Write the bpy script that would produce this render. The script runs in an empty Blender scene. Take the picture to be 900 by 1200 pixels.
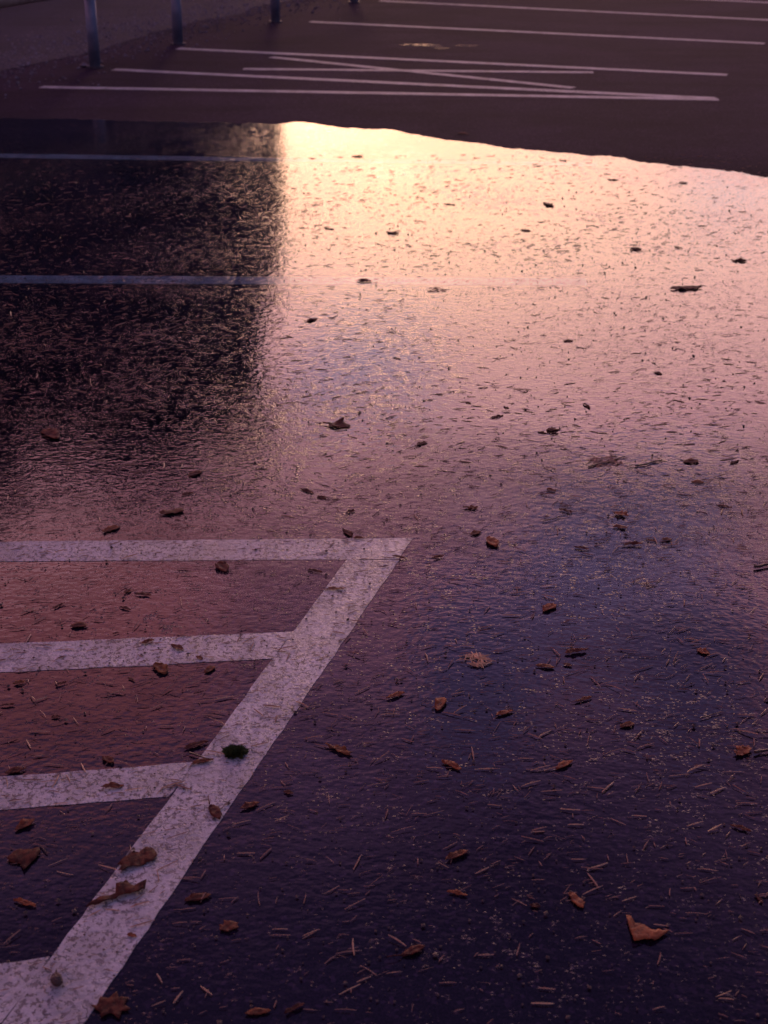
import bpy, bmesh, math, random
from mathutils import Vector, noise as mn
R = math.radians
sc = bpy.context.scene
col = sc.collection

# ------------------------------------------------------------------ camera
CAM_H, PITCH, FPX = 1.67, R(24.8), 1734.0          # metres, radians, focal length in pixels of the 900x1200 photo
cam = bpy.data.cameras.new('camera')
cam.sensor_fit = 'VERTICAL'; cam.sensor_height = 17.3; cam.sensor_width = 12.975
cam.lens = 25.0; cam.clip_end = 5000; cam.clip_start = .05
cam.dof.use_dof = True; cam.dof.focus_distance = 3.5; cam.dof.aperture_fstop = 3.2
camo = bpy.data.objects.new('camera', cam); col.objects.link(camo)
camo.location = (0, 0, CAM_H); camo.rotation_euler = (math.pi/2 - PITCH, 0, 0)
sc.camera = camo

# ------------------------------------------------------------------ node helpers
class NT:
    def __init__(s, tree): s.t = tree; s.n = tree.nodes; s.l = tree.links; s.n.clear()
    def new(s, kind, ins=None, **kw):
        nd = s.n.new(kind)
        for k, v in kw.items(): setattr(nd, k, v)
        for k, v in (ins or {}).items(): s.put(nd.inputs[k], v)
        return nd
    def put(s, sock, v):
        if hasattr(v, 'is_linked') or isinstance(v, bpy.types.NodeSocket): s.l.new(v, sock)
        elif isinstance(v, bpy.types.Node): s.l.new(v.outputs[0], sock)
        else:
            if sock.type == 'RGBA' and hasattr(v, '__len__') and len(v) == 3: v = (*v, 1)
            sock.default_value = v
    def math(s, op, a, b=0.0, c=None, clamp=False):
        nd = s.n.new('ShaderNodeMath'); nd.operation = op; nd.use_clamp = clamp
        s.put(nd.inputs[0], a); s.put(nd.inputs[1], b)
        if c is not None: s.put(nd.inputs[2], c)
        return nd.outputs[0]
    def step(s, v, lo, hi, a=0.0, b=1.0):           # smoothstep lo..hi -> a..b
        nd = s.new('ShaderNodeMapRange', {0: v, 1: lo, 2: hi, 3: a, 4: b}, interpolation_type='SMOOTHSTEP')
        return nd.outputs[0]
    def mix(s, f, a, b, blend='MIX'):
        nd = s.n.new('ShaderNodeMix'); nd.data_type = 'RGBA'; nd.blend_type = blend
        s.put(nd.inputs[0], f); s.put(nd.inputs[6], a); s.put(nd.inputs[7], b)
        return nd.outputs[2]
    def noise(s, vec, scale, detail=3, rough=.55, dist=0, dim='2D'):
        nd = s.new('ShaderNodeTexNoise', noise_dimensions=dim)
        for k, v in {'Vector': vec, 'Scale': scale, 'Detail': detail, 'Roughness': rough, 'Distortion': dist}.items(): s.put(nd.inputs[k], v)
        return nd.outputs[0]
    def ramp(s, v, stops):
        nd = s.new('ShaderNodeValToRGB', {0: v}); e = nd.color_ramp.elements
        while len(e) < len(stops): e.new(.5)
        for el, (p, c) in zip(e, stops): el.position = p; el.color = (*c, 1)
        return nd.outputs[0]

# ------------------------------------------------------------------ world: sunset sky, glow low ahead, broken cloud above
GLOW_AZ, GLOW_EL = R(-3.6), R(3.0)                 # azimuth measured from +Y towards +X
w = bpy.data.worlds.new('World'); sc.world = w; w.use_nodes = True
g = NT(w.node_tree)
tc = g.new('ShaderNodeTexCoord').outputs['Generated']
xyz = g.new('ShaderNodeSeparateXYZ', {0: tc})
el = g.math('ARCSINE', xyz.outputs[2])
az = g.math('ARCTAN2', xyz.outputs[0], xyz.outputs[1])
cv = g.new('ShaderNodeCombineXYZ', {0: g.math('MULTIPLY', az, 1.0), 1: g.math('MULTIPLY', el, 2.2), 2: 3.7}).outputs[0]
cn = g.noise(cv, 4.2, 4, .5, .6)
el2 = g.math('ADD', el, g.math('MULTIPLY', g.math('SUBTRACT', cn, .5), .16))
def elramp(stops): return g.ramp(g.math('DIVIDE', el2, math.pi/2, clamp=True), [(d/90, c) for d, c in stops])
ahead = elramp([(0, (.36, .16, .15)), (8, (.80, .43, .34)), (13, (1, .56, .43)), (17.5, (1, .52, .46)), (22, (.80, .38, .41)),
                (28, (.48, .19, .26)), (34, (.15, .075, .16)), (41, (.026, .020, .062)), (90, (.015, .018, .047))])
behind = elramp([(0, (.022, .017, .042)), (10, (.028, .021, .050)), (30, (.026, .025, .058)), (90, (.015, .018, .047))])
caz = g.math('COSINE', g.math('SUBTRACT', az, GLOW_AZ))
wa = g.step(caz, .70, .990)
base = g.mix(wa, behind, ahead)
base = g.mix(1.0, base, (4.4, 4.25, 4.75), 'MULTIPLY')
# the yellow heart of the glow
da = g.math('DIVIDE', g.math('SUBTRACT', az, R(.5)), R(9.0)); de = g.math('DIVIDE', g.math('SUBTRACT', el, R(12.5)), R(4.2))
gl = g.math('EXPONENT', g.math('MULTIPLY', g.math('ADD', g.math('MULTIPLY', da, da), g.math('MULTIPLY', de, de)), -1.0))
base = g.mix(1.0, base, g.mix(gl, (0, 0, 0), (1.6, 1.1, .10)), 'ADD')
# blue gaps between the clouds
gn = g.noise(g.new('ShaderNodeCombineXYZ', {0: az, 1: g.math('MULTIPLY', el, 1.6), 2: 0.0}).outputs[0], 9, 3, .55, .5)
gap = 0.0
for a0, e0_, sa_, se_ in ((-.5, 19.4, 4.5, 1.4), (11, 24.3, 4.0, 2.4), (8.5, 27.5, 3.6, 2.6), (4, 31.2, 3.8, 3.6), (13, 11.8, 3.4, 1.1), (14, 30, 4, 3), (24, 22, 7, 3), (-26, 24, 6, 3)):
    u = g.math('DIVIDE', g.math('SUBTRACT', az, R(a0)), R(sa_)); v = g.math('DIVIDE', g.math('SUBTRACT', el, R(e0_)), R(se_))
    gap = g.math('ADD', gap, g.math('EXPONENT', g.math('MULTIPLY', g.math('ADD', g.math('MULTIPLY', u, u), g.math('MULTIPLY', v, v)), -1.0)))
gap = g.step(g.math('ADD', gap, g.math('MULTIPLY', g.math('SUBTRACT', gn, .5), 1.5)), .15, 1.0)
gapc = g.ramp(g.math('DIVIDE', el, math.pi/2, clamp=True), [(0, (.45, .5, .62)), (.2, (.30, .36, .66)), (.27, (.08, .17, .50)), (.34, (.03, .07, .26)), (.5, (.05, .06, .14)), (1, (.025, .03, .07))])
gapc = g.mix(1.0, gapc, (3, 3, 3), 'MULTIPLY')
base = g.mix(g.math('MULTIPLY', gap, .72), base, gapc)
# redder cloud bank up on the left
red = g.math('MULTIPLY', g.step(az, R(-3), R(-11)), g.math('MULTIPLY', g.step(el, R(23), R(28)), g.step(el, R(36.5), R(31))))
base = g.mix(g.math('MULTIPLY', red, .8), base, (1.95, .52, .58))
sky = g.new('ShaderNodeTexSky', sky_type='NISHITA', sun_disc=False, sun_elevation=GLOW_EL, sun_rotation=GLOW_AZ, air_density=1.2, dust_density=2.5)
tot = g.mix(1.0, base, g.mix(1.0, sky.outputs[0], (.02, .02, .02), 'MULTIPLY'), 'ADD')
tot = g.mix(g.step(el, R(-1), R(-6)), tot, (.03, .025, .04))
bg = g.new('ShaderNodeBackground', {0: tot, 1: .92})
g.new('ShaderNodeOutputWorld', {0: bg})

# ------------------------------------------------------------------ sun behind thin cloud: weak, wide, warm
sl = bpy.data.lights.new('sun', 'SUN'); sl.energy = .27; sl.angle = R(12); sl.color = (1, .56, .30)
so = bpy.data.objects.new('sun', sl); col.objects.link(so); so.location = (0, 20, 20)
sd = Vector((math.sin(GLOW_AZ)*math.cos(GLOW_EL), math.cos(GLOW_AZ)*math.cos(GLOW_EL), math.sin(GLOW_EL)))
so.rotation_euler = sd.to_track_quat('Z', 'Y').to_euler()

vs = sc.view_settings
vs.view_transform = 'Standard'; vs.look = 'None'; vs.gamma = 1; vs.exposure = 0; vs.use_curve_mapping = False
sc.cycles.use_denoising = True; sc.cycles.use_adaptive_sampling = True; sc.cycles.adaptive_threshold = .025
sc.cycles.max_bounces = 6; sc.cycles.transparent_max_bounces = 8
sc.cycles.sample_clamp_indirect = 6

# ------------------------------------------------------------------ geometry helpers
CP, SP = math.cos(PITCH), math.sin(PITCH)
def gp(x, y, z=0.0):                                # photo pixel -> point on the ground (height z)
    xc, yc = (x-450)/FPX, (y-600)/FPX
    dz = -(SP + CP*yc); dy = CP - SP*yc
    t = (z-CAM_H)/dz
    return Vector((xc*t, dy*t, z))
def px(p):                                          # point -> photo pixel
    d = Vector(p)-Vector((0, 0, CAM_H))
    zc = d.y*CP - d.z*SP; yc = -d.z*CP - d.y*SP
    return 450+FPX*d.x/zc, 600+FPX*yc/zc
def link(name, me, mat=None, parent=None, loc=None, rot=None):
    if isinstance(me, bmesh.types.BMesh):
        bm = me; me = bpy.data.meshes.new(name); bm.to_mesh(me); bm.free()
    if mat and not me.materials: me.materials.append(mat)
    o = bpy.data.objects.new(name, me); col.objects.link(o)
    if parent: o.parent = parent
    if loc is not None: o.location = loc
    if rot is not None: o.rotation_euler = rot
    return o
def tag(o, label, cat=None, group=None, kind=None):
    o['label'] = label
    if cat: o['category'] = cat
    if group: o['group'] = group
    if kind: o['kind'] = kind
    return o
def empty(name, loc=(0, 0, 0), rz=0):
    o = bpy.data.objects.new(name, None); col.objects.link(o); o.location = loc; o.rotation_euler = (0, 0, rz)
    o.empty_display_size = .1
    return o
def box(bm, x0, x1, y0, y1, z0, z1):
    v = [bm.verts.new(p) for p in ((x0,y0,z0),(x1,y0,z0),(x1,y1,z0),(x0,y1,z0),(x0,y0,z1),(x1,y0,z1),(x1,y1,z1),(x0,y1,z1))]
    for f in ((0,3,2,1),(4,5,6,7),(0,1,5,4),(1,2,6,5),(2,3,7,6),(3,0,4,7)): bm.faces.new([v[i] for i in f])
def tube(bm, pts, rad, n=10, cap=True):
    rings = []
    for i, p in enumerate(pts):
        p = Vector(p); d = (Vector(pts[min(i+1, len(pts)-1)])-Vector(pts[max(i-1, 0)])).normalized()
        a = d.orthogonal().normalized(); b = d.cross(a); r = rad[i] if hasattr(rad, '__len__') else rad
        rings.append([bm.verts.new(p+a*math.cos(t*2*math.pi/n)*r+b*math.sin(t*2*math.pi/n)*r) for t in range(n)])
    for q, s in zip(rings, rings[1:]):
        for i in range(n): bm.faces.new((q[i], q[(i+1) % n], s[(i+1) % n], s[i]))
    if cap: bm.faces.new(rings[0][::-1]); bm.faces.new(rings[-1])

# ------------------------------------------------------------------ materials
def mat(name):
    m = bpy.data.materials.new(name); m.use_nodes = True
    return m, NT(m.node_tree)
def out(t, sh): t.new('ShaderNodeOutputMaterial', {0: sh})

def wetness(t, pos):
    """0 where the near ground is only damp, 1 where standing water covers it; shared by ground, paint and puddle"""
    s = t.new('ShaderNodeSeparateXYZ', {0: pos})
    d = t.math('ADD', s.outputs[1], t.math('MULTIPLY', t.math('SUBTRACT', t.noise(pos, 1.3, 2), .5), 1.1))
    d = t.math('ADD', d, t.math('MULTIPLY', t.math('SUBTRACT', t.noise(pos, 7, 3), .5), .5))
    return t.step(d, 3.0, 4.5)
def grain(t, pos):
    """stones of uneven height, 0 in the pits to about 1 on the crowns"""
    v = t.new('ShaderNodeTexVoronoi', {'Vector': pos, 'Scale': 105.0}, voronoi_dimensions='2D')
    rc = t.new('ShaderNodeSeparateColor', {0: v.outputs['Color']}).outputs[0]
    st = t.math('MULTIPLY', t.math('SUBTRACT', 1.0, t.math('MULTIPLY', v.outputs[0], 1.25)), t.math('ADD', .25, t.math('MULTIPLY', rc, .75)))
    h = t.math('ADD', t.math('MULTIPLY', st, .6), t.math('MULTIPLY', t.noise(pos, 230, 2, .7), .62))
    return t.math('ADD', h, t.math('MULTIPLY', t.math('SUBTRACT', t.noise(pos, 23, 2), .5), .9))
def film_height(t, pos, h, level, k):
    """water lies flat in the pits, stones above the level stand proud"""
    p = t.math('MAXIMUM', t.math('SUBTRACT', h, level), 0.0)
    st = t.new('ShaderNodeMapping', {0: pos}); st.inputs['Scale'].default_value = (.75, 1, 1); st.inputs['Rotation'].default_value = (0, 0, R(18))
    sw = t.math('ADD', t.noise(st, 68, 1, .5), t.math('MULTIPLY', t.noise(st, 26, 1), 1.0))
    return t.math('ADD', p, t.math('MULTIPLY', sw, k))

def asphalt_mat(name, tint=(1, 1, 1), wet=True):
    m, t = mat(name)
    pos = t.new('ShaderNodeNewGeometry').outputs['Position']
    n1 = t.noise(pos, 210, 2, .7); n2 = t.noise(pos, .9, 4, .6); n3 = t.noise(pos, 12, 3, .6)
    vo = t.new('ShaderNodeTexVoronoi', {'Vector': pos, 'Scale': 150}, voronoi_dimensions='2D')
    c = t.mix(t.step(n1, .3, .75), (.016, .014, .016), (.052, .046, .050))
    c = t.mix(t.step(t.new('ShaderNodeSeparateColor', {0: vo.outputs['Color']}).outputs[0], .86, .98), c, (.085, .076, .078))
    c = t.mix(1.0, c, t.mix(t.step(n2, .3, .7), (.72, .72, .74), (1.25, 1.22, 1.22)), 'MULTIPLY')
    c = t.mix(t.math('MULTIPLY', t.step(n3, .55, .75), .35), c, (.028, .021, .019))
    ms = t.new('ShaderNodeMapping', {0: pos}); ms.inputs['Scale'].default_value = (.35, 1.6, 1)
    c = t.mix(t.step(t.noise(ms, 1.5, 5, .65), .48, .72, 0, .6), c, (.018, .015, .016))
    c = t.mix(t.step(t.noise(pos, 33, 3, .7), .58, .72, 0, .5), c, (.070, .062, .064))
    c = t.mix(1.0, c, tint, 'MULTIPLY')
    if wet:                                          # soaked asphalt is darker than dry
        yy = t.new('ShaderNodeSeparateXYZ', {0: pos}).outputs[1]
        c = t.mix(t.step(yy, 9.2, 7.6), c, t.mix(1.0, c, (.52, .50, .56), 'MULTIPLY'))
    h = grain(t, pos)
    b = t.new('ShaderNodeBump', {'Height': h, 'Distance': .0020, 'Strength': .8}).outputs[0]
    ins = {'Base Color': c, 'Roughness': .85, 'Normal': b, 'Specular IOR Level': .3}
    if wet:
        y = t.new('ShaderNodeSeparateXYZ', {0: pos}).outputs[1]
        damp = t.math('SUBTRACT', 1.0, wetness(t, pos))
        damp = t.math('MULTIPLY', damp, t.step(t.noise(pos, 2.3, 3), .2, .6, .75, 1.0))
        cb = t.new('ShaderNodeBump', {'Height': film_height(t, pos, h, t.math('ADD', .54, t.math('MULTIPLY', t.noise(pos, 2.6, 3, .6), .44)), .36), 'Distance': .0014, 'Strength': .8}).outputs[0]
        ins.update({'Coat Weight': damp, 'Coat Roughness': .08, 'Coat IOR': 1.33, 'Coat Normal': cb,
                    'Specular IOR Level': t.math('MULTIPLY', t.step(y, 6, 9), .06)})
    p = t.new('ShaderNodeBsdfPrincipled', ins); out(t, p)
    return m
M_ASPH = asphalt_mat('asphalt', (.95, .64, 1.16))
M_PATH = asphalt_mat('path_asphalt', (1.05, 1.05, 1.35), False)

def paint_mat():
    m, t = mat('road_paint')
    pos = t.new('ShaderNodeNewGeometry').outputs['Position']
    h = grain(t, pos)
    c = t.mix(t.step(t.noise(pos, 9, 4, .65), .3, .7), (.38, .39, .37), (.64, .65, .61))
    c = t.mix(t.step(t.noise(pos, 260, 2, .7), .35, .7, .0, .35), c, (.35, .32, .32))
    wr = t.step(t.noise(pos, 75, 4, .8), .52, .59)                    # worn to the stone
    wr = t.math('MULTIPLY', wr, t.step(t.noise(pos, 4, 2), .3, .6, .5, 1))
    ve = t.new('ShaderNodeTexVoronoi', {'Vector': t.mix(.06, pos, t.new('ShaderNodeTexNoise', {'Vector': pos, 'Scale': 30.0}).outputs['Color']), 'Scale': 17.0}, feature='DISTANCE_TO_EDGE').outputs[0]
    cr = t.math('MULTIPLY', t.step(ve, .022, .008), t.step(t.noise(pos, 6, 2), .52, .62))
    k = t.math('MAXIMUM', t.math('MULTIPLY', wr, .85), t.math('MULTIPLY', cr, .8))
    c = t.mix(k, c, (.06, .05, .05))
    b = t.new('ShaderNodeBump', {'Height': t.math('SUBTRACT', h, t.math('MULTIPLY', k, .8)), 'Distance': .0012, 'Strength': .8}).outputs[0]
    damp = t.math('SUBTRACT', 1.0, wetness(t, pos))
    p = t.new('ShaderNodeBsdfPrincipled', {'Base Color': c, 'Roughness': .6, 'Normal': b, 'Specular IOR Level': .2,
              'Coat Weight': damp, 'Coat Roughness': .2, 'Coat IOR': 1.33, 'Coat Normal': b})
    out(t, p); return m
M_PAINT = paint_mat()

def water_mat(name, fade=True):
    m, t = mat(name)
    pos = t.new('ShaderNodeNewGeometry').outputs['Position']
    film = t.step(t.noise(pos, 1.7, 2), .25, .75)                      # deeper water covers more of the stones
    lv = t.math('ADD', .52, t.math('MULTIPLY', film, .20))
    b = t.new('ShaderNodeBump', {'Height': film_height(t, pos, grain(t, pos), lv, .34), 'Distance': .0014, 'Strength': .8}).outputs[0]
    fr = t.new('ShaderNodeFresnel', {'IOR': 1.33, 'Normal': b}).outputs[0]
    fr = t.math('MULTIPLY', fr, wetness(t, pos) if fade else t.step(t.noise(pos, 16, 3, .7), .42, .66, .02, .25))
    gl = t.new('ShaderNodeBsdfAnisotropic', {'Roughness': t.math('SUBTRACT', .07, t.math('MULTIPLY', film, .03)), 'Normal': b, 'Color': (1, 1, 1)})
    mx = t.new('ShaderNodeMixShader', {0: fr, 1: t.new('ShaderNodeBsdfTransparent').outputs[0], 2: gl.outputs[0]})
    out(t, mx); return m
M_WATER = water_mat('rain_water'); M_WATER2 = water_mat('rain_water_small', False)

def simple(name, c1, c2, scale=40, rough=.5, spec=.5, bump=.0, coat=0, metal=0, rand=False):
    m, t = mat(name)
    tc = t.new('ShaderNodeTexCoord').outputs['Object']
    n = t.noise(tc, scale, 3, .6, 0, '3D')
    c = t.mix(t.step(n, .3, .7), c1, c2)
    if rand:
        r = t.new('ShaderNodeObjectInfo').outputs['Random']
        hs = t.new('ShaderNodeHueSaturation', {'Hue': t.math('ADD', .485, t.math('MULTIPLY', r, .03)), 'Value': t.math('ADD', .55, t.math('MULTIPLY', r, .9)), 'Color': c})
        c = hs.outputs[0]
    ins = {'Base Color': c, 'Roughness': rough, 'Specular IOR Level': spec, 'Coat Weight': coat, 'Coat Roughness': .25, 'Metallic': metal}
    if bump: ins['Normal'] = t.new('ShaderNodeBump', {'Height': n, 'Distance': bump, 'Strength': .8}).outputs[0]
    out(t, t.new('ShaderNodeBsdfPrincipled', ins)); return m
M_NEEDLE = simple('needle', (.42, .21, .105), (.72, .42, .22), 60, .34, .6, rand=True)
M_GRIT = simple('grit', (.05, .035, .026), (.17, .11, .07), 9, .5, .5)
M_LEAF = simple('dead_leaf', (.060, .016, .008), (.20, .058, .020), 85, .62, .22, .003, rand=True)
M_LEAFD = simple('rotted_leaf', (.034, .009, .005), (.125, .032, .014), 90, .65, .2, .003)
M_LEAFO = simple('orange_leaf', (.15, .036, .010), (.36, .105, .026), 80, .58, .25, .003)
M_TWIG = simple('twig_bark', (.045, .026, .018), (.11, .060, .036), 120, .5, .5, .001)
M_MOSS = simple('moss', (.035, .050, .014), (.11, .13, .035), 200, .8, .2)
M_STEEL = simple('galvanised_steel', (.16, .19, .24), (.25, .29, .35), 12, .5, .5, 0, metal=.35)
M_DARKST = simple('base_plate_steel', (.05, .05, .055), (.10, .10, .11), 30, .6, .4)
M_RAIL = simple('rail_timber', (.30, .23, .16), (.46, .37, .26), 8, .7, .3, .002)
M_WALL = simple('facade_render', (.10, .10, .13), (.14, .14, .17), 1.5, .9, .1)
M_FRAME = simple('window_frame', (.12, .12, .13), (.16, .16, .17), 5, .6, .3)
M_GLASS = simple('window_glass', (.02, .025, .03), (.03, .035, .04), 1, .1, .5)
M_ROOF = simple('roof_felt', (.04, .04, .045), (.07, .07, .075), 3, .9, .1)
M_BARK = simple('pine_bark', (.07, .04, .028), (.15, .085, .055), 6, .9, .1, .02)
M_PINE = simple('pine_foliage', (.020, .034, .016), (.050, .072, .032), 2, .7, .2)
M_STONE = simple('gravel_stone', (.10, .09, .10), (.30, .27, .28), 22, .8, .3)

# ------------------------------------------------------------------ ground
def sheet(name, pts, z, material):
    bm = bmesh.new(); bm.faces.new([bm.verts.new((p[0], p[1], z)) for p in pts])
    bmesh.ops.recalc_face_normals(bm, faces=bm.faces)
    for f in bm.faces:
        if f.normal.z < 0: f.normal_flip()
    bmesh.ops.triangulate(bm, faces=bm.faces)
    return link(name, bm, material)
tag(sheet('ground', [(-1200, -1200), (1200, -1200), (1200, 1200), (-1200, 1200)], 0, M_ASPH), 'dark wet asphalt surface of the car park', kind='structure')

rnd = random.Random(5)
def jitter_line(a, b, step=.06, amp=.002):
    n = max(1, int((Vector(b)-Vector(a)).length/step)); r = []
    for i in range(n):
        p = Vector(a).lerp(Vector(b), i/n)
        r.append(p + Vector((rnd.uniform(-amp, amp), rnd.uniform(-amp, amp), 0)))
    return r
def slab(name, poly, z, parent=None, amp=.0022):
    """painted stripe: a 3 mm film with ragged rim"""
    pts = []
    for a, b in zip(poly, poly[1:]+poly[:1]): pts += jitter_line(a, b, .045 if (a.y < 7) else .3, amp)
    bm = bmesh.new()
    top = [bm.verts.new((p.x, p.y, z)) for p in pts]; bot = [bm.verts.new((p.x, p.y, .0001)) for p in pts]
    bm.faces.new(top)
    n = len(pts)
    for i in range(n): bm.faces.new((top[i], bot[i], bot[(i+1) % n], top[(i+1) % n]))
    bmesh.ops.triangulate(bm, faces=[f for f in bm.faces if len(f.verts) > 4])
    bmesh.ops.recalc_face_normals(bm, faces=bm.faces)
    return link(name, bm, M_PAINT, parent)
def P(*xy): return [gp(x, y) for x, y in xy]

hatch = empty('hatched_marking', (0, 0, 0))
tag(hatch, 'white hatched no-parking area of slanting cross stripes and one edge stripe', 'road marking')
def ext(a, b, d):                                   # move a away from b by d metres
    return a + (a-b).normalized()*d
def stripe(tl, tr, br, bl, z, left=2.5, name='cross_stripe'):
    a, b, c, d = P(tl, tr, br, bl)
    slab(name, [ext(a, b, left), b, c, ext(d, c, left)], z, hatch)
stripe((0, 635), (484, 631), (467.5, 656), (0, 658), .0012)
stripe((0, 754.5), (344, 740.5), (320.5, 772.5), (0, 788.5), .0012)
stripe((0, 911), (229, 893.5), (199, 934), (0, 949), .0012)
stripe((0, 1129), (59, 1122), (2, 1199), (-60, 1206), .0012)
e0, e1 = P((467.6, 656.3), (97, 1200)); i0, i1 = P((406, 656.3), (60, 1122))
slab('edge_stripe', [i0, e0, ext(e1, e0, .9), ext(i1, i0, 1.3)], .0012, hatch)

def line(p0, p1, wid, z, label, exl=0, exr=0):
    a, b = gp(*p0), gp(*p1)
    if exl: a = ext(a, b, exl)
    if exr: b = ext(b, a, exr)
    d = (b-a).normalized(); n = Vector((-d.y, d.x, 0))*wid/2
    o = slab('parking_line', [a-n, b-n, b+n, a+n], z)
    return tag(o, label, 'road marking', 'white parking bay lines')
line((0, 327.5), (688, 330.5), .112, .0012, 'white parking line ending in the middle of the bright puddle', exl=2)
line((0, 182.5), (700, 193), .112, .0012, 'white parking line under the puddle close to its far edge', exl=2)
line((48, 102), (842, 116.5), .10, .0012, 'white line on dry asphalt just beyond the puddle, longest of the crossing lines')
line((133, 81.5), (838, 115.5), .10, .0016, 'white line starting beside a post and running into the line beyond the puddle')
line((285, 81), (695, 85), .09, .0020, 'short white line between two longer lines on the dry asphalt')
line((318, 67), (672, 103), .08, .0014, 'faint worn white line slanting across two other lines')
line((208, 57), (852, 88), .10, .0023, 'white parking line starting at the foot of a steel post, beside the crossing lines')
line((363, 25.5), (896, 51), .10, .0012, 'white parking line just beyond the thin streak puddle')
line((445, 1), (900, 23.5), .10, .0012, 'white parking line beyond the streak puddle, second after it', exr=1.0)
line((640, -9), (900, 3), .10, .0012, 'white parking line beyond the streak puddle, third after it', exr=2.0)

# puddle: outline traced from its far rim, the near side thins out to a damp film
rim = [(-420, 158), (-200, 146), (-60, 141), (60, 140), (180, 141), (280, 144), (318, 146), (345, 143), (400, 149), (450, 152), (500, 160), (550, 167),
       (600, 174), (660, 180), (720, 184), (742, 188), (800, 195), (850, 202), (900, 209), (980, 222), (1080, 245), (1200, 290), (1290, 360)]
pts = [gp(*p) for p in rim]; fine = []
for a, b in zip(pts, pts[1:]):
    n = max(2, int((b-a).length/.012))
    for i in range(n):
        p = a.lerp(b, i/n); q = mn.noise(p*3.1)*.06 + mn.noise(p*11)*.035 + mn.noise(p*29)*.03 + mn.noise(p*70)*.018
        fine.append(Vector((p.x, p.y+q, 0)))
fine.append(pts[-1])
near = [Vector((3.3, 4.6, 0)), Vector((2.7, 2.2, 0)), Vector((-2.8, 2.2, 0)), Vector((-3.8, 4.0, 0)), Vector((-4.3, 6.0, 0))]
tag(sheet('puddle', fine+near, .0022, M_WATER), 'broad shallow rain puddle mirroring the sunset glow', kind='structure')
for (cx, cy, rx, ry, sl_, lb) in ((492, 53, 24, 1.2, .02, 'thin streak of standing water on the far dry asphalt, widest of three'), (517, 57, 9, .6, .02, 'short trickle of water just below the far streak'), (543, 53.8, 15, .45, .0, 'narrow trickle of water at the end of the far streak')):
    c0 = []
    for i in range(48):
        a = i/48*2*math.pi; k = 1+.35*mn.noise(Vector((math.cos(a)*3, math.sin(a)*3, cx)))
        c0.append(gp(cx+rx*math.cos(a)*k, cy+ry*math.sin(a)*(1+.6*mn.noise(Vector((math.cos(a)*6, math.sin(a)*2, cy))))+sl_*rx*math.cos(a)))
    tag(sheet('puddle', c0, .004, M_WATER2), lb, kind='structure')

# footpath behind the posts
fp0, fp1 = gp(0, 84), gp(300, 10)
fd = (fp1-fp0).normalized(); fn = Vector((-fd.y, fd.x, 0))
rag = []
for i in range(160):
    p = fp0-fd*14+fd*(i*.3); rag.append(p+fn*(mn.noise(p*1.4)*.16+mn.noise(p*5)*.07))
tag(sheet('footpath', rag+[rag[-1]+fn*14, rag[0]+fn*14], .004, M_PATH), 'grey blue footpath behind the steel posts', kind='structure')

# gravel strip along the path edge
rs = random.Random(11)
def pebble(bm, c, r, rr, flat=.6):
    s = [(1,0,0),(0,1,0),(-1,0,0),(0,-1,0),(0,0,1),(0,0,-1)]
    k = rr.uniform(0, 6.28)
    v = []
    for q in s:
        t = r*rr.uniform(.7, 1.3)
        v.append(bm.verts.new((c[0]+t*(q[0]*math.cos(k)-q[1]*math.sin(k)), c[1]+t*(q[0]*math.sin(k)+q[1]*math.cos(k)), c[2]+t*q[2]*flat)))
    for i in range(4):
        bm.faces.new((v[i], v[(i+1) % 4], v[4])); bm.faces.new((v[(i+1) % 4], v[i], v[5]))
bm = bmesh.new()
for i in range(9000):
    p = fp0+fd*rs.uniform(-4, 14)+fn*(rs.gauss(.30, .42))
    r = rs.uniform(.005, .016)*(1.4 if rs.random() < .1 else 1)
    pebble(bm, (p.x, p.y, r*.3), r, rs)
tag(link('gravel', bm, M_STONE), 'loose grey gravel strewn along the path edge by the posts', 'gravel', kind='stuff')

# ------------------------------------------------------------------ guard rail on steel posts
bases = [gp(111.5, 79), gp(209, 52), gp(323, 26), gp(415, 3)]
d01 = (bases[1]-bases[0])
ln = (bases[3]-bases[0]).normalized()
allb = [bases[0]-ln*2.1*2, bases[0]-ln*2.1]+bases+[bases[3]+ln*2.4, bases[3]+ln*4.8]
rail = empty('guard_rail', allb[0])
tag(rail, 'low barrier of grey steel posts carrying a pale timber rail beside the path', 'barrier')
off = -allb[0]
bm = bmesh.new(); tube(bm, [(0, 0, .004), (0, 0, .545)], .043, 20); post_me = bpy.data.meshes.new('post'); bm.to_mesh(post_me); bm.free()
for f in post_me.polygons: f.use_smooth = len(f.vertices) == 4
post_me.materials.append(M_STEEL)
bm = bmesh.new(); tube(bm, [(0, 0, 0), (0, 0, .012)], .066, 20); plate_me = bpy.data.meshes.new('base_plate'); bm.to_mesh(plate_me); bm.free(); plate_me.materials.append(M_DARKST)
for b in allb:
    po = link('post', post_me, None, rail, b+off)
    link('base_plate', plate_me, None, po)
bm = bmesh.new()
rp = [allb[0]-ln*.4]+allb[1:-1]+[allb[-1]+ln*.4]
tube(bm, [(p.x+off.x, p.y+off.y, .592) for p in rp], .052, 16)
r_o = link('rail', bm, M_RAIL, rail)
for f in r_o.data.polygons: f.use_smooth = len(f.vertices) == 4
bm = bmesh.new(); box(bm, -.05, .05, -.05, .05, 0, .03)
wd = gp(98, 78)
tag(link('concrete_scrap', (lambda b: (pebble(b, (0, 0, .012), .045, random.Random(2), .4), b)[1])(bmesh.new()), M_STONE, loc=wd), 'pale stone chip lying at the foot of a steel post', 'stone')
bm.free()

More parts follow.
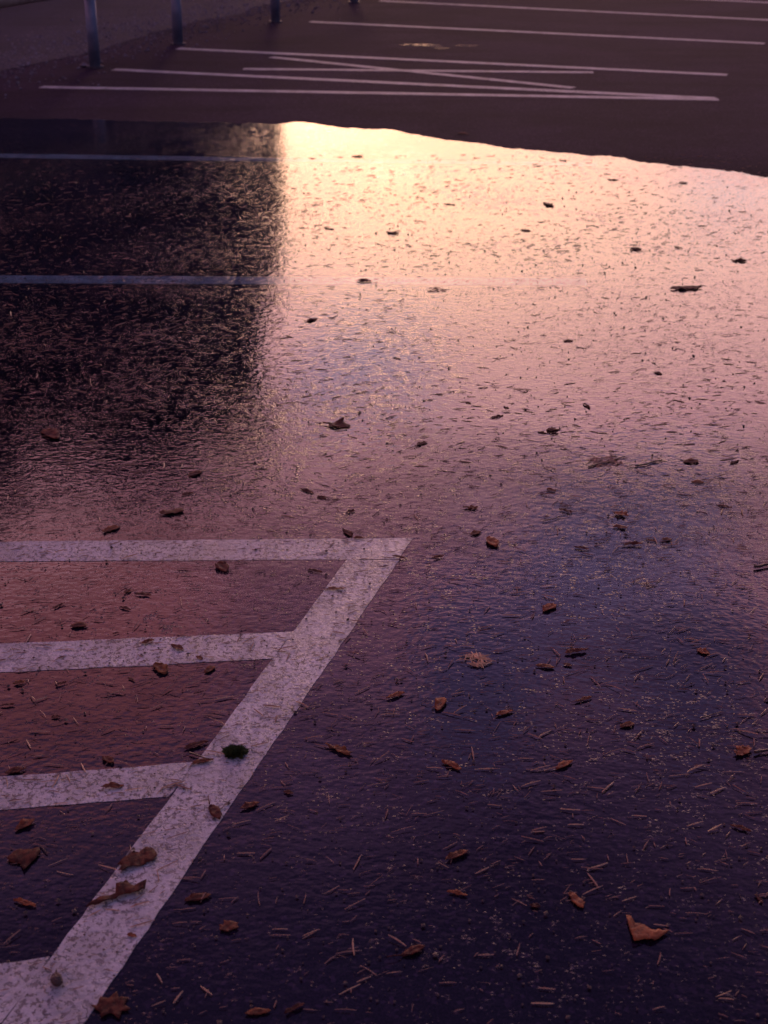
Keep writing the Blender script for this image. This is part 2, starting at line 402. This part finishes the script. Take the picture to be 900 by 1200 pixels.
# ------------------------------------------------------------------ building and pines ahead, seen mirrored in the puddle
BY, BX1, BX0, BH = 30.0, -2.85, -24.0, 9.3
bld = empty('office_building', (BX1, BY, 0))
tag(bld, 'plain three storey flat roofed building reflected dark in the puddle', 'building')
bm = bmesh.new(); box(bm, BX0-BX1, 0, 0, 12, 0, BH-.35); link('wall', bm, M_WALL, bld)
bm = bmesh.new(); box(bm, BX0-BX1-.25, .02, -.2, 12.2, BH-.35, BH); link('roof', bm, M_ROOF, bld)
bmf = bmesh.new()
for s in (-1, 1): box(bmf, s*.75-.05, s*.75+.05, -.06, .05, 0, 1.5)
box(bmf, -.7, .7, -.06, .05, 0, .1); box(bmf, -.7, .7, -.06, .05, 1.4, 1.5); box(bmf, -.03, .03, -.05, .05, .1, 1.4)
fm = bpy.data.meshes.new('window'); bmf.to_mesh(fm); bmf.free(); fm.materials.append(M_FRAME)
bmp = bmesh.new(); box(bmp, -.7, .7, -.03, -.01, .1, 1.4); pm = bpy.data.meshes.new('pane'); bmp.to_mesh(pm); bmp.free(); pm.materials.append(M_GLASS)
for fl in range(3):
    for k in range(8):
        wo = link('window', fm, None, bld, (-1.9-k*2.6, 0, 1.0+fl*2.9)); link('pane', pm, None, wo)

def pine(x, y, h, crown0, rx, seed, label):
    rr = random.Random(seed)
    t = empty('pine_tree', (x, y, 0)); tag(t, label, 'tree', 'pines behind the building')
    bm = bmesh.new()
    tp = [(0, 0, 0), (.1, .05, h*.35), (-.08, .1, h*.7), (.05, 0, h*.96)]
    tube(bm, tp, [.28, .22, .15, .05], 10)
    tips = []
    for i in range(40):
        z = rr.uniform(crown0-.4, h*.93); a = rr.uniform(0, 6.28); f = 1-(abs((z-crown0)/(h-crown0)-.4))*.9
        L = rx*max(.25, f)*rr.uniform(.6, 1)
        e = Vector((math.cos(a)*L, math.sin(a)*L, z+rr.uniform(.0, .5)))
        tube(bm, [(0, 0, z-.3), Vector((0, 0, z-.3)).lerp(e, .5)+Vector((0, 0, .12)), e], [.07, .045, .015], 5, False)
        for k in range(13): tips.append(Vector((0, 0, z-.3)).lerp(e, rr.uniform(.45, 1.05))+Vector((rr.gauss(0, .3), rr.gauss(0, .3), rr.gauss(.05, .16))))
    link('trunk', bm, M_BARK, t)
    bm = bmesh.new()
    for p in tips:
        for k in range(75):
            d = Vector((rr.gauss(0, 1), rr.gauss(0, 1), rr.gauss(.25, .7))).normalized()
            q = p+Vector((rr.gauss(0, .22), rr.gauss(0, .22), rr.gauss(0, .12))); s = d.orthogonal().normalized()*.09
            L = rr.uniform(.18, .36)
            bm.faces.new([bm.verts.new(q-s), bm.verts.new(q+s), bm.verts.new(q+d*L)])
    link('crown', bm, M_PINE, t)
pine(-6.3, 44, 17.5, 14.0, 3.0, 1, 'pine standing nearest the building corner, crown above the roof')
pine(-9.9, 46, 18.6, 14.4, 3.9, 2, 'tall pine second from the building corner')
pine(-14.2, 45, 18.8, 14.2, 4.0, 3, 'broad pine third from the building corner')
pine(-19.6, 46, 19.8, 14.4, 4.2, 4, 'pine behind the far end of the building')

# ------------------------------------------------------------------ litter: needles and grit
def needle_bm(bm, c, ang, L, wd, bend, tilt, rr):
    n = 3; rings = []
    ca, sa = math.cos(ang), math.sin(ang)
    for i in range(n+1):
        u = i/n-.5; off_ = bend*(4*u*u)*L
        k = wd*(.55 if i in (0, n) else 1.0)/2; th = k*.75
        x = u*L; z = c[2]+th+.0006+tilt*(u+.5)*L
        ring = []
        for (a, b) in ((-k, 0), (0, th), (k, 0), (0, -th)):
            lx, ly = x, off_+a
            ring.append(bm.verts.new((c[0]+lx*ca-ly*sa, c[1]+lx*sa+ly*ca, z+b)))
        rings.append(ring)
    for q, s in zip(rings, rings[1:]):
        for i in range(4): bm.faces.new((q[i], q[(i+1) % 4], s[(i+1) % 4], s[i]))
    bm.faces.new(rings[0][::-1]); bm.faces.new(rings[-1])
rs = random.Random(21)
cand = []
while len(cand) < 16000:
    y = rs.uniform(1.5, 8.4); x = rs.uniform(-1, 1)*(.36*y+.9)
    dens = (1.0 if y < 4.6 else .6) if y < 7.6 else .35
    dens *= max(.42, min(1.2, .3+(y-1.6)/1.5))*(1.35 if x > -.1 and 2.0 < y < 4.4 else 1)*.8
    dens *= .35+1.0*max(0, min(1, .5+1.3*mn.noise(Vector((x*1.3, y*1.3, 4)))))
    if rs.random() > dens: continue
    L = min(.042, max(.006, rs.lognormvariate(math.log(.0175), .48)))
    ang = rs.gauss(.22, .45) if rs.random() < .78 else rs.uniform(0, math.pi)
    cand.append((x, y, ang, L, min(.0030, .0011+.05*L)*(1 if rs.random() < .7 else .6)*rs.uniform(.75, 1.25), rs.gauss(0, .022), rs.uniform(0, .16) if rs.random() < .5 else 0))
def vis(c):
    a = px((c[0]-math.cos(c[2])*c[3]/2, c[1]-math.sin(c[2])*c[3]/2, 0)); b = px((c[0]+math.cos(c[2])*c[3]/2, c[1]+math.sin(c[2])*c[3]/2, 0))
    inside = 10 < a[0] < 890 and 10 < a[1] < 1190 and 10 < b[0] < 890 and 10 < b[1] < 1190
    return math.hypot(a[0]-b[0], a[1]-b[1])*(c[4]**.3) if inside else 0
cand.sort(key=vis, reverse=True)
stripes2d = [[(0, 635), (484, 631), (467, 656), (0, 658)], [(0, 754), (344, 740), (320, 772), (0, 788)], [(0, 911), (229, 893), (199, 934), (0, 949)], [(0, 1129), (59, 1122), (0, 1200)], [(467, 656), (97, 1200), (0, 1200), (60, 1122), (406, 656)]]
def inpoly(x, y, pl):
    r = False
    for (x0, y0), (x1, y1) in zip(pl, pl[1:]+pl[:1]):
        if (y0 > y) != (y1 > y) and x < (x1-x0)*(y-y0)/(y1-y0)+x0: r = not r
    return r
def where(x, y):
    if any(inpoly(x, y, p) for p in stripes2d): return 'paint'
    if y > 650 and x < 484-(y-631)*.68: return 'hatch'
    return 'damp' if y > 560 else 'puddle'
NL = {'paint': 'thin brown conifer needle lying on the white hatching paint', 'hatch': 'thin brown conifer needle on asphalt between the hatching stripes',
      'damp': 'thin brown conifer needle on the dark damp asphalt outside the hatching', 'puddle': 'thin brown conifer needle lying in the shining puddle'}
for c in cand[:300]:
    bm = bmesh.new(); needle_bm(bm, (0, 0, 0), 0, c[3], c[4]*1.15, c[5], c[6], rs)
    o = link('needle', bm, M_NEEDLE, loc=(c[0], c[1], .0017), rot=(0, 0, c[2]))
    k = where(*px((c[0], c[1], 0))); tag(o, NL[k], 'needle', 'needles '+{'paint': 'on the paint', 'hatch': 'between the stripes', 'damp': 'on the damp asphalt', 'puddle': 'in the puddle'}[k])
bm = bmesh.new()
for c in cand[300:]: needle_bm(bm, (c[0], c[1], .0017), *c[2:6], c[6], rs)
tag(link('needle_litter', bm, M_NEEDLE), 'countless small fallen needles scattered over the wet asphalt', 'litter', kind='stuff')
bm = bmesh.new()
for i in range(15000):
    y = rs.uniform(1.5, 7.6); x = rs.uniform(-1, 1)*(.36*y+.9); r = min(.0055, rs.lognormvariate(math.log(.0016), .5))
    pebble(bm, (x, y, .0018+r*.5), r, rs, .7)
tag(link('grit', bm, M_GRIT), 'fine grit and crumbs scattered over the wet asphalt', 'grit', kind='stuff')

# ------------------------------------------------------------------ leaves, twigs, clumps
SHAPES = {
 'sliver': [(0, 0), (.15, .09), (.4, .15), (.7, .13), (.9, .06), (1, 0), (.85, -.07), (.6, -.12), (.3, -.11), (.1, -.06)],
 'oval': [(0, 0), (.1, .14), (.3, .26), (.55, .30), (.8, .2), (1, 0), (.82, -.18), (.55, -.27), (.28, -.22), (.1, -.12)],
 'torn': [(0, .02), (.1, .11), (.25, .10), (.36, .24), (.5, .2), (.62, .29), (.74, .17), (.95, .16), (.9, .04), (1, -.08), (.78, -.15), (.6, -.25), (.45, -.16), (.3, -.2), (.14, -.09)],
 'lobed': [(0, 0), (.12, .1), (.14, .28), (.32, .25), (.46, .42), (.58, .3), (.8, .31), (.8, .17), (1, .02), (.84, -.12), (.83, -.26), (.6, -.25), (.44, -.38), (.34, -.26), (.16, -.25), (.14, -.08)],
 'triangle': [(0, .34), (.12, .16), (.3, .02), (.5, -.06), (.72, -.04), (1, .06), (.86, -.14), (.72, -.2), (.5, -.22), (.26, -.24), (.14, -.02)],
}
OUTL = {
 0: [(138,1015),(150,1003),(157,1000),(163,1001),(172,994),(180,996),(185,1003),(181,1012),(172,1013),(165,1018),(155,1018),(148,1022),(139,1024),(143,1017)],
 1: [(101,1065),(112,1057),(125,1052),(135,1050),(137,1042),(148,1036),(157,1040),(172,1036),(170,1044),(160,1050),(150,1050),(140,1054),(128,1058),(112,1063)],
 2: [(8,1008),(16,1000),(24,996),(32,998),(45,995),(48,1000),(42,1008),(36,1014),(28,1023),(24,1014),(12,1012)],
 6: [(106,1181),(115,1178),(118,1169),(127,1173),(137,1165),(140,1172),(151,1170),(146,1179),(154,1186),(143,1187),(140,1196),(130,1190),(118,1195),(117,1187)],
 7: [(733,1075),(739,1077),(746,1085),(753,1086),(760,1091),(768,1093),(772,1091),(784,1094),(774,1100),(767,1105),(755,1104),(742,1108),(738,1093)],
 31: [(186,604),(192,600),(203,597),(214,594),(216,602),(208,607),(196,609),(188,608)],
 33: [(370,495),(380,496),(390,497),(398,491),(405,490),(403,495),(411,500),(409,505),(396,506),(386,503),(384,499)],
 35: [(785,339),(795,336),(806,335),(820,336),(823,339),(812,342),(798,343),(788,342)],
}
def leaf(p0, p1, shape, m, label, seed, wide=1.0, curl=.6, group=None, stem=0, name='leaf', cat='leaf'):
    curl *= .5
    rr = random.Random(seed)
    a, b = gp(*p0), gp(*p1); L = (b-a).length; ang = math.atan2(b.y-a.y, b.x-a.x)
    out_ = [Vector(((x-.5)*L*rr.uniform(.97, 1.03), y*L*wide*rr.uniform(.7, 1.25), 0)) for x, y in SHAPES[shape]]
    if seed-100 in OUTL:                             # outline traced on the ground
        c_ = (a+b)/2; ca, sa = math.cos(-ang), math.sin(-ang); out_ = []
        for q in OUTL[seed-100]:
            d = gp(*q)-c_; d.y *= .55 if seed > 130 else 1; out_.append(Vector((d.x*ca-d.y*sa, d.x*sa+d.y*ca, 0)))
    bm = bmesh.new()
    f = bm.faces.new([bm.verts.new(v) for v in out_])
    bmesh.ops.triangulate(bm, faces=[f])
    bmesh.ops.subdivide_edges(bm, edges=bm.edges, cuts=2, use_grid_fill=True)
    ph = rr.uniform(0, 50); W = max(abs(v.co.y) for v in bm.verts)
    for v in bm.verts:
        y = v.co.y/max(W, 1e-4); x = v.co.x/L
        z = curl*min(W, L*.3)*(.55*y*y+.10*abs(y)) + L*.055*mn.noise(Vector((x*5, y*2, ph))) + curl*L*.16*x*x + L*.045*mn.noise(Vector((x*15, y*6, ph)))
        v.co.y *= (1-.22*curl*abs(y)); v.co.z = z
        v.co += Vector((mn.noise(v.co*140+Vector((ph, 0, 0))), mn.noise(v.co*140+Vector((0, ph, 0))), 0))*.0014
    top = list(bm.faces)
    r = bmesh.ops.extrude_face_region(bm, geom=top)
    for v in [e for e in r['geom'] if isinstance(e, bmesh.types.BMVert)]: v.co.z += .0007
    if stem:
        s = Vector((-L/2, 0, .002))
        tube(bm, [s, s+Vector((-L*stem*.5, L*.05, .003)), s+Vector((-L*stem, L*.14, .002))], [.0012, .0010, .0008], 5)
    zm = min(v.co.z for v in bm.verts)
    for v in bm.verts: v.co.z -= zm
    bmesh.ops.recalc_face_normals(bm, faces=bm.faces)
    for f in bm.faces: f.smooth = True
    c = (a+b)/2
    o = link(name, bm, m, loc=(c.x, c.y, .0018), rot=(0, 0, ang))
    return tag(o, label, cat, group)
LF, LD, LO = M_LEAF, M_LEAFD, M_LEAFO
BIG = [
 ((138, 1014), (186, 998), 'lobed', LD, 'lobed dark brown leaf lying across the edge stripe, topmost of two on it', .75, .35),
 ((100, 1063), (173, 1040), 'torn', LD, 'long ragged brown leaf lying across the edge stripe above a worn patch', .5, .2),
 ((10, 1010), (48, 1000), 'lobed', LD, 'dark rotted lobed leaf between the two lowest cross stripes', 1.0, .3),
 ((16, 1056), (43, 1064), 'sliver', LO, 'bright orange leaf sliver between the two lowest cross stripes', 1.2, .9),
 ((216, 1057), (249, 1050), 'oval', LD, 'dark oval leaf on asphalt beside the edge stripe', .8, .6),
 ((257, 1092), (280, 1083), 'lobed', LF, 'small red brown lobed leaf on asphalt just beyond the edge stripe', 1.1, .4),
 ((108, 1187), (152, 1176), 'lobed', LD, 'large dark flat leaf tucked against the edge stripe foot', .9, .08),
 ((733, 1078), (784, 1097), 'triangle', LO, 'large torn orange leaf with a pointed tip alone on dark asphalt', 1.25, .35),
 ((667, 1047), (684, 1066), 'oval', LO, 'small orange oval leaf beside the large torn orange leaf', .8, .6),
 ((118, 924), (146, 923), 'sliver', LF, 'red brown leaf sliver on the cross stripe below the moss clump', 1.2, 1.0),
 ((215, 879), (245, 870), 'sliver', LF, 'curled dark red leaf on asphalt touching the edge stripe beside the moss', 1.3, 1.0),
 ((224, 897), (251, 891), 'sliver', LF, 'curled brown leaf with a twig lying on the junction of stripes', 1.2, 1.0),
 ((246, 945), (258, 962), 'oval', LF, 'small wine red leaf with a long stalk on the edge stripe', .9, .8),
 ((17, 975), (41, 962), 'oval', LF, 'curled brown leaf just below the third cross stripe', .9, .9),
 ((5, 908), (31, 902), 'oval', LD, 'dark leaf overlapping the upper rim of the third cross stripe', .8, .6),
 ((281, 950), (304, 942), 'sliver', LF, 'brown leaf sliver on asphalt close beside the edge stripe', 1.4, .9),
 ((380, 873), (413, 887), 'torn', LF, 'crumpled tan leaf with needles stuck to it beyond the edge stripe', .6, .9),
 ((452, 820), (475, 813), 'sliver', LO, 'orange leaf curl on asphalt left of the needle heap', 1.3, 1.0),
 ((512, 834), (521, 819), 'oval', LO, 'small upright rolled leaf just below the needle heap', 1.0, 1.4),
 ((580, 840), (601, 834), 'sliver', LO, 'orange leaf curl just below and beyond the needle heap', 1.3, 1.0),
 ((517, 893), (541, 904), 'sliver', LO, 'slanting orange brown leaf roll on open dark asphalt', 1.2, 1.2),
 ((661, 767), (689, 763), 'sliver', LF, 'flat reddish leaf sliver on asphalt, upper of a close pair', 1.2, .8),
 ((627, 781), (651, 784), 'sliver', LF, 'flat reddish leaf sliver on asphalt, lower of a close pair', 1.2, .8),
 ((651, 903), (671, 893), 'oval', LO, 'small tilted orange leaf on open dark asphalt', .8, .9),
 ((863, 888), (879, 876), 'lobed', LO, 'small folded tan leaf with two humps beside a straight twig', .8, 1.2),
 ((855, 968), (881, 976), 'sliver', LF, 'dark red leaf sliver on the dark asphalt below the folded tan leaf', 1.0, .8),
 ((522, 1010), (549, 998), 'oval', LF, 'brown leaf with a pale curled tip on dark asphalt', .7, 1.0),
 ((523, 1046), (549, 1051), 'sliver', LO, 'slim orange leaf below the brown curled one', 1.0, .8),
 ((470, 1122), (498, 1110), 'oval', LF, 'dull red brown leaf on the darkest stretch of asphalt', .75, .8),
 ((287, 1190), (318, 1186), 'sliver', LF, 'dark red leaf low on the asphalt, one of a close pair', 1.3, .7),
 ((333, 1190), (357, 1178), 'sliver', LF, 'dark red leaf with a lit rim, other of a close pair', 1.2, 1.0),
 ((186, 604), (217, 597), 'torn', LD, 'broad dark leaf in the puddle above the topmost cross stripe', .8, .6),
 ((120, 625), (141, 618), 'oval', LF, 'red brown leaf just above the topmost cross stripe', .8, .7),
 ((370, 496), (412, 503), 'torn', LD, 'large dark clump of leaf lying in the bright puddle', .55, .9),
 ((50, 506), (69, 517), 'oval', LF, 'reddish leaf alone in the dark part of the puddle', .9, 1.0),
 ((784, 340), (823, 338), 'torn', LD, 'flat dark leaf mat in the pale part of the puddle', .9, .3),
 ((718, 602), (737, 606), 'lobed', LO, 'small upright orange brown leaf on the blue reflection', .9, 1.3),
 ((636, 718), (652, 710), 'oval', LO, 'small bright orange crumpled leaf above the needle heap', 1.0, 1.2),
 ((571, 631), (582, 643), 'oval', LO, 'small round orange leaf beyond the tip of the hatching', 1.0, .8),
 ((816, 762), (832, 768), 'lobed', LO, 'tiny star shaped brown leaf on open asphalt', 1.0, 1.2),
 ((382, 691), (406, 691), 'sliver', LF, 'dark leaf sliver on the edge stripe near its tip', .9, .9),
 ((402, 622), (413, 630), 'oval', LF, 'pale curled leaf at the rim of the topmost cross stripe', .8, 1.3),
 ((414, 631), (427, 632), 'oval', LF, 'dark curled leaf touching the top rim of the topmost cross stripe', .8, 1.3),
 ((164, 756), (181, 751), 'sliver', LF, 'red leaf sliver on the upper rim of the second cross stripe', 1.4, .8),
 ((200, 757), (216, 763), 'oval', LF, 'red leaf piece on the middle of the second cross stripe', .8, 1.0),
 ((182, 778), (194, 792), 'oval', LF, 'rolled brown leaf nub at the lower rim of the second cross stripe', 1.0, 1.5),
 ((149, 1096), (161, 1099), 'oval', LO, 'small red leaf scrap alone on the edge stripe worn patch', .9, 1.2),
]
for i, (a, b, sh, m, lb, wd, cu) in enumerate(BIG): leaf(a, b, sh, m, lb, 100+i, wd, cu, stem=.5 if i in (12, 28) else 0)
SMALL = {
 'hatch': ('small brown leaf sliver on asphalt between the cross stripes', 'leaf slivers between the stripes',
           [(82,735,103,734),(62,714,76,708),(240,790,252,782),(64,805,80,800),(15,803,30,800),(140,712,154,716),(145,696,154,692),(158,697,178,699),(255,660,265,672),(132,744,140,742),(120,888,134,896),(0,828,18,827),(60,842,71,840),(360,668,378,672),(85,737,92,734),(150,795,158,799),(230,770,238,774)]),
 'open': ('small brown leaf sliver on open damp asphalt', 'leaf slivers on open asphalt',
          [(728,640,754,639),(718,618,736,620),(756,633,770,636),(775,634,788,633),(672,642,690,645),(810,566,826,567),(838,593,858,596),(726,853,744,849),(673,824,694,818),(660,779,671,782),(884,1049,894,1060),(332,929,344,931),(655,598,671,602),(548,598,560,595),(542,595,560,597),(551,628,564,624),(460,652,476,656),(640,574,652,577),(505,656,520,653),(620,1062,634,1064),(745,862,752,866)]),
 'wet': ('small dark leaf scrap lying in the bright puddle', 'leaf scraps in the puddle',
         [(352,574,368,580),(371,583,383,586),(405,602,416,599),(212,582,228,578),(221,560,237,553),(636,239,648,243),(520,240,534,241),(795,215,806,215),(712,211,724,212),(655,188,665,190),(418,330,437,331),(856,306,876,307),(790,290,800,292),(640,506,656,504),(486,524,500,519),(683,474,692,480),(800,543,820,542),(630,507,640,509),(575,491,590,488),(545,472,552,474),(590,477,596,480),(640,508,655,509),(766,437,776,440),(452,273,468,275),(855,545,866,541),(660,401,672,400),(357,378,372,375),(460,420,470,422),(738,294,752,292),(412,184,426,184),(380,268,392,270),(535,157,550,158),(610,270,622,272)]),
}
sd_ = 300
for k, (lb, gpn, rows) in SMALL.items():
    for (x0, y0, x1, y1) in rows:
        sd_ += 1; leaf((x0, y0), (x1, y1), ('sliver', 'oval', 'torn')[sd_ % 3 if k == 'wet' else sd_ % 2], LD if k == 'wet' else LF, lb, sd_, 1.0, .9, gpn, name='leaf_sliver')

def twig(p0, p1, r, label, seed, side=0):
    rr = random.Random(seed); a, b = gp(*p0), gp(*p1); L = (b-a).length
    bm = bmesh.new(); n = 5
    pts_ = [Vector((-L/2+L*i/n, rr.uniform(-.03, .03)*L, r+.0006+rr.uniform(0, .001))) for i in range(n+1)]
    tube(bm, pts_, [r*(1-.09*i) for i in range(n+1)], 6)
    if side:
        q = pts_[2]; tube(bm, [q, q+Vector((L*.18, L*side, .001))], [r*.6, r*.35], 5)
    o = link('twig', bm, M_TWIG, loc=((a+b)/2).to_tuple()[:2]+(.0016,), rot=(0, 0, math.atan2(b.y-a.y, b.x-a.x)))
    return tag(o, label, 'twig')
twig((884, 884), (912, 880), .0032, 'straight brown twig beside the folded tan leaf', 1)
twig((884, 667), (912, 662), .0040, 'thick brown twig on asphalt beyond the blue reflection', 2)
twig((222, 884), (246, 892), .0020, 'thin tan twig resting by the moss clump on the stripe junction', 3)
twig((252, 955), (272, 938), .0009, 'fine curved stalk across the rim of the edge stripe', 4)
twig((690, 549), (733, 537), .0022, 'forked twig in the needle mat on the blue reflection', 5, .25)
twig((745, 548), (775, 541), .0026, 'pale tan twig beyond the needle mat on the blue reflection', 6)
twig((55, 1001), (46, 992), .0014, 'short stalk beside the dark rotted leaf', 7)
twig((820, 843), (846, 836), .0012, 'thin pale stalk on open dark asphalt', 8)
twig((636, 612), (668, 604), .0014, 'slim stalk on the ripply asphalt beyond the hatching tip', 9)

def needle_heap(c, wpx, n, label, seed, flat=1.0):
    rr = random.Random(seed); q = gp(*c); R0 = (gp(c[0]+wpx/2, c[1])-q).length
    bm = bmesh.new()
    for i in range(n):
        a = rr.uniform(0, 6.28); u = rr.random()**.6*R0
        needle_bm(bm, (u*math.cos(a), u*math.sin(a)*.8, (1-u/R0)*R0*.22*flat*rr.uniform(.3, 1)), rr.gauss(.3, .9), rr.uniform(.018, .034), rr.uniform(.0018, .003), rr.gauss(0, .05), rr.uniform(0, .05), rr)
    return tag(link('needle_heap', bm, M_NEEDLE, loc=(q.x, q.y, .0016)), label, 'needle heap')
needle_heap((557, 775), 36, 60, 'small heap of tangled needles on the deep blue reflection', 1)
needle_heap((710, 542), 40, 55, 'flat mat of needles with a forked twig in the puddle', 2, .5)
needle_heap((512, 340), 26, 26, 'thin mat of needles in the pink part of the puddle', 3, .5)

bm = bmesh.new(); rr = random.Random(8)
for i in range(1500):
    d = Vector((rr.gauss(0, 1), rr.gauss(0, 1), abs(rr.gauss(0, 1)))).normalized(); p = Vector((d.x*.020, d.y*.016, d.z*.011))*rr.uniform(.5, 1.1)*(1+.45*mn.noise(d*2.2))
    s = d.orthogonal().normalized()*.0016; e = p+(d+Vector((rr.gauss(0, .4), rr.gauss(0, .4), .2))).normalized()*rr.uniform(.004, .009)
    bm.faces.new([bm.verts.new(p-s), bm.verts.new(p+s), bm.verts.new(e)])
bmesh.ops.create_icosphere(bm, subdivisions=2, radius=.009, matrix=__import__('mathutils').Matrix.Translation((0, 0, .003)))
for v in bm.verts: v.co.z = max(0, v.co.z)
q = gp(275, 884); tag(link('moss_clump', bm, M_MOSS, loc=(q.x, q.y, .0013)), 'dark green moss clump on the edge stripe', 'moss')

bm = bmesh.new()
bmesh.ops.create_uvsphere(bm, u_segments=18, v_segments=14, radius=.0095)
for v in bm.verts:
    a_ = math.atan2(v.co.z, v.co.x); u_ = v.co.y/.0095
    k = 1+.16*math.sin(a_*5+u_*9)*math.cos(u_*11+a_*2)+.22*mn.noise(v.co*160)
    v.co = Vector((v.co.x*k*(1-.25*u_), v.co.y*1.45*(1+.1*mn.noise(v.co*90)), v.co.z*k*.85*(1-.25*u_)+.0075))
tube(bm, [(0, .013, .008), (.002, .019, .009)], [.0018, .0012], 6)
q = gp(67, 1152); tag(link('pine_cone', bm, M_TWIG, loc=(q.x, q.y, .0013), rot=(0, 0, .3)), 'small dark cone lying on the lowest cross stripe', 'cone')
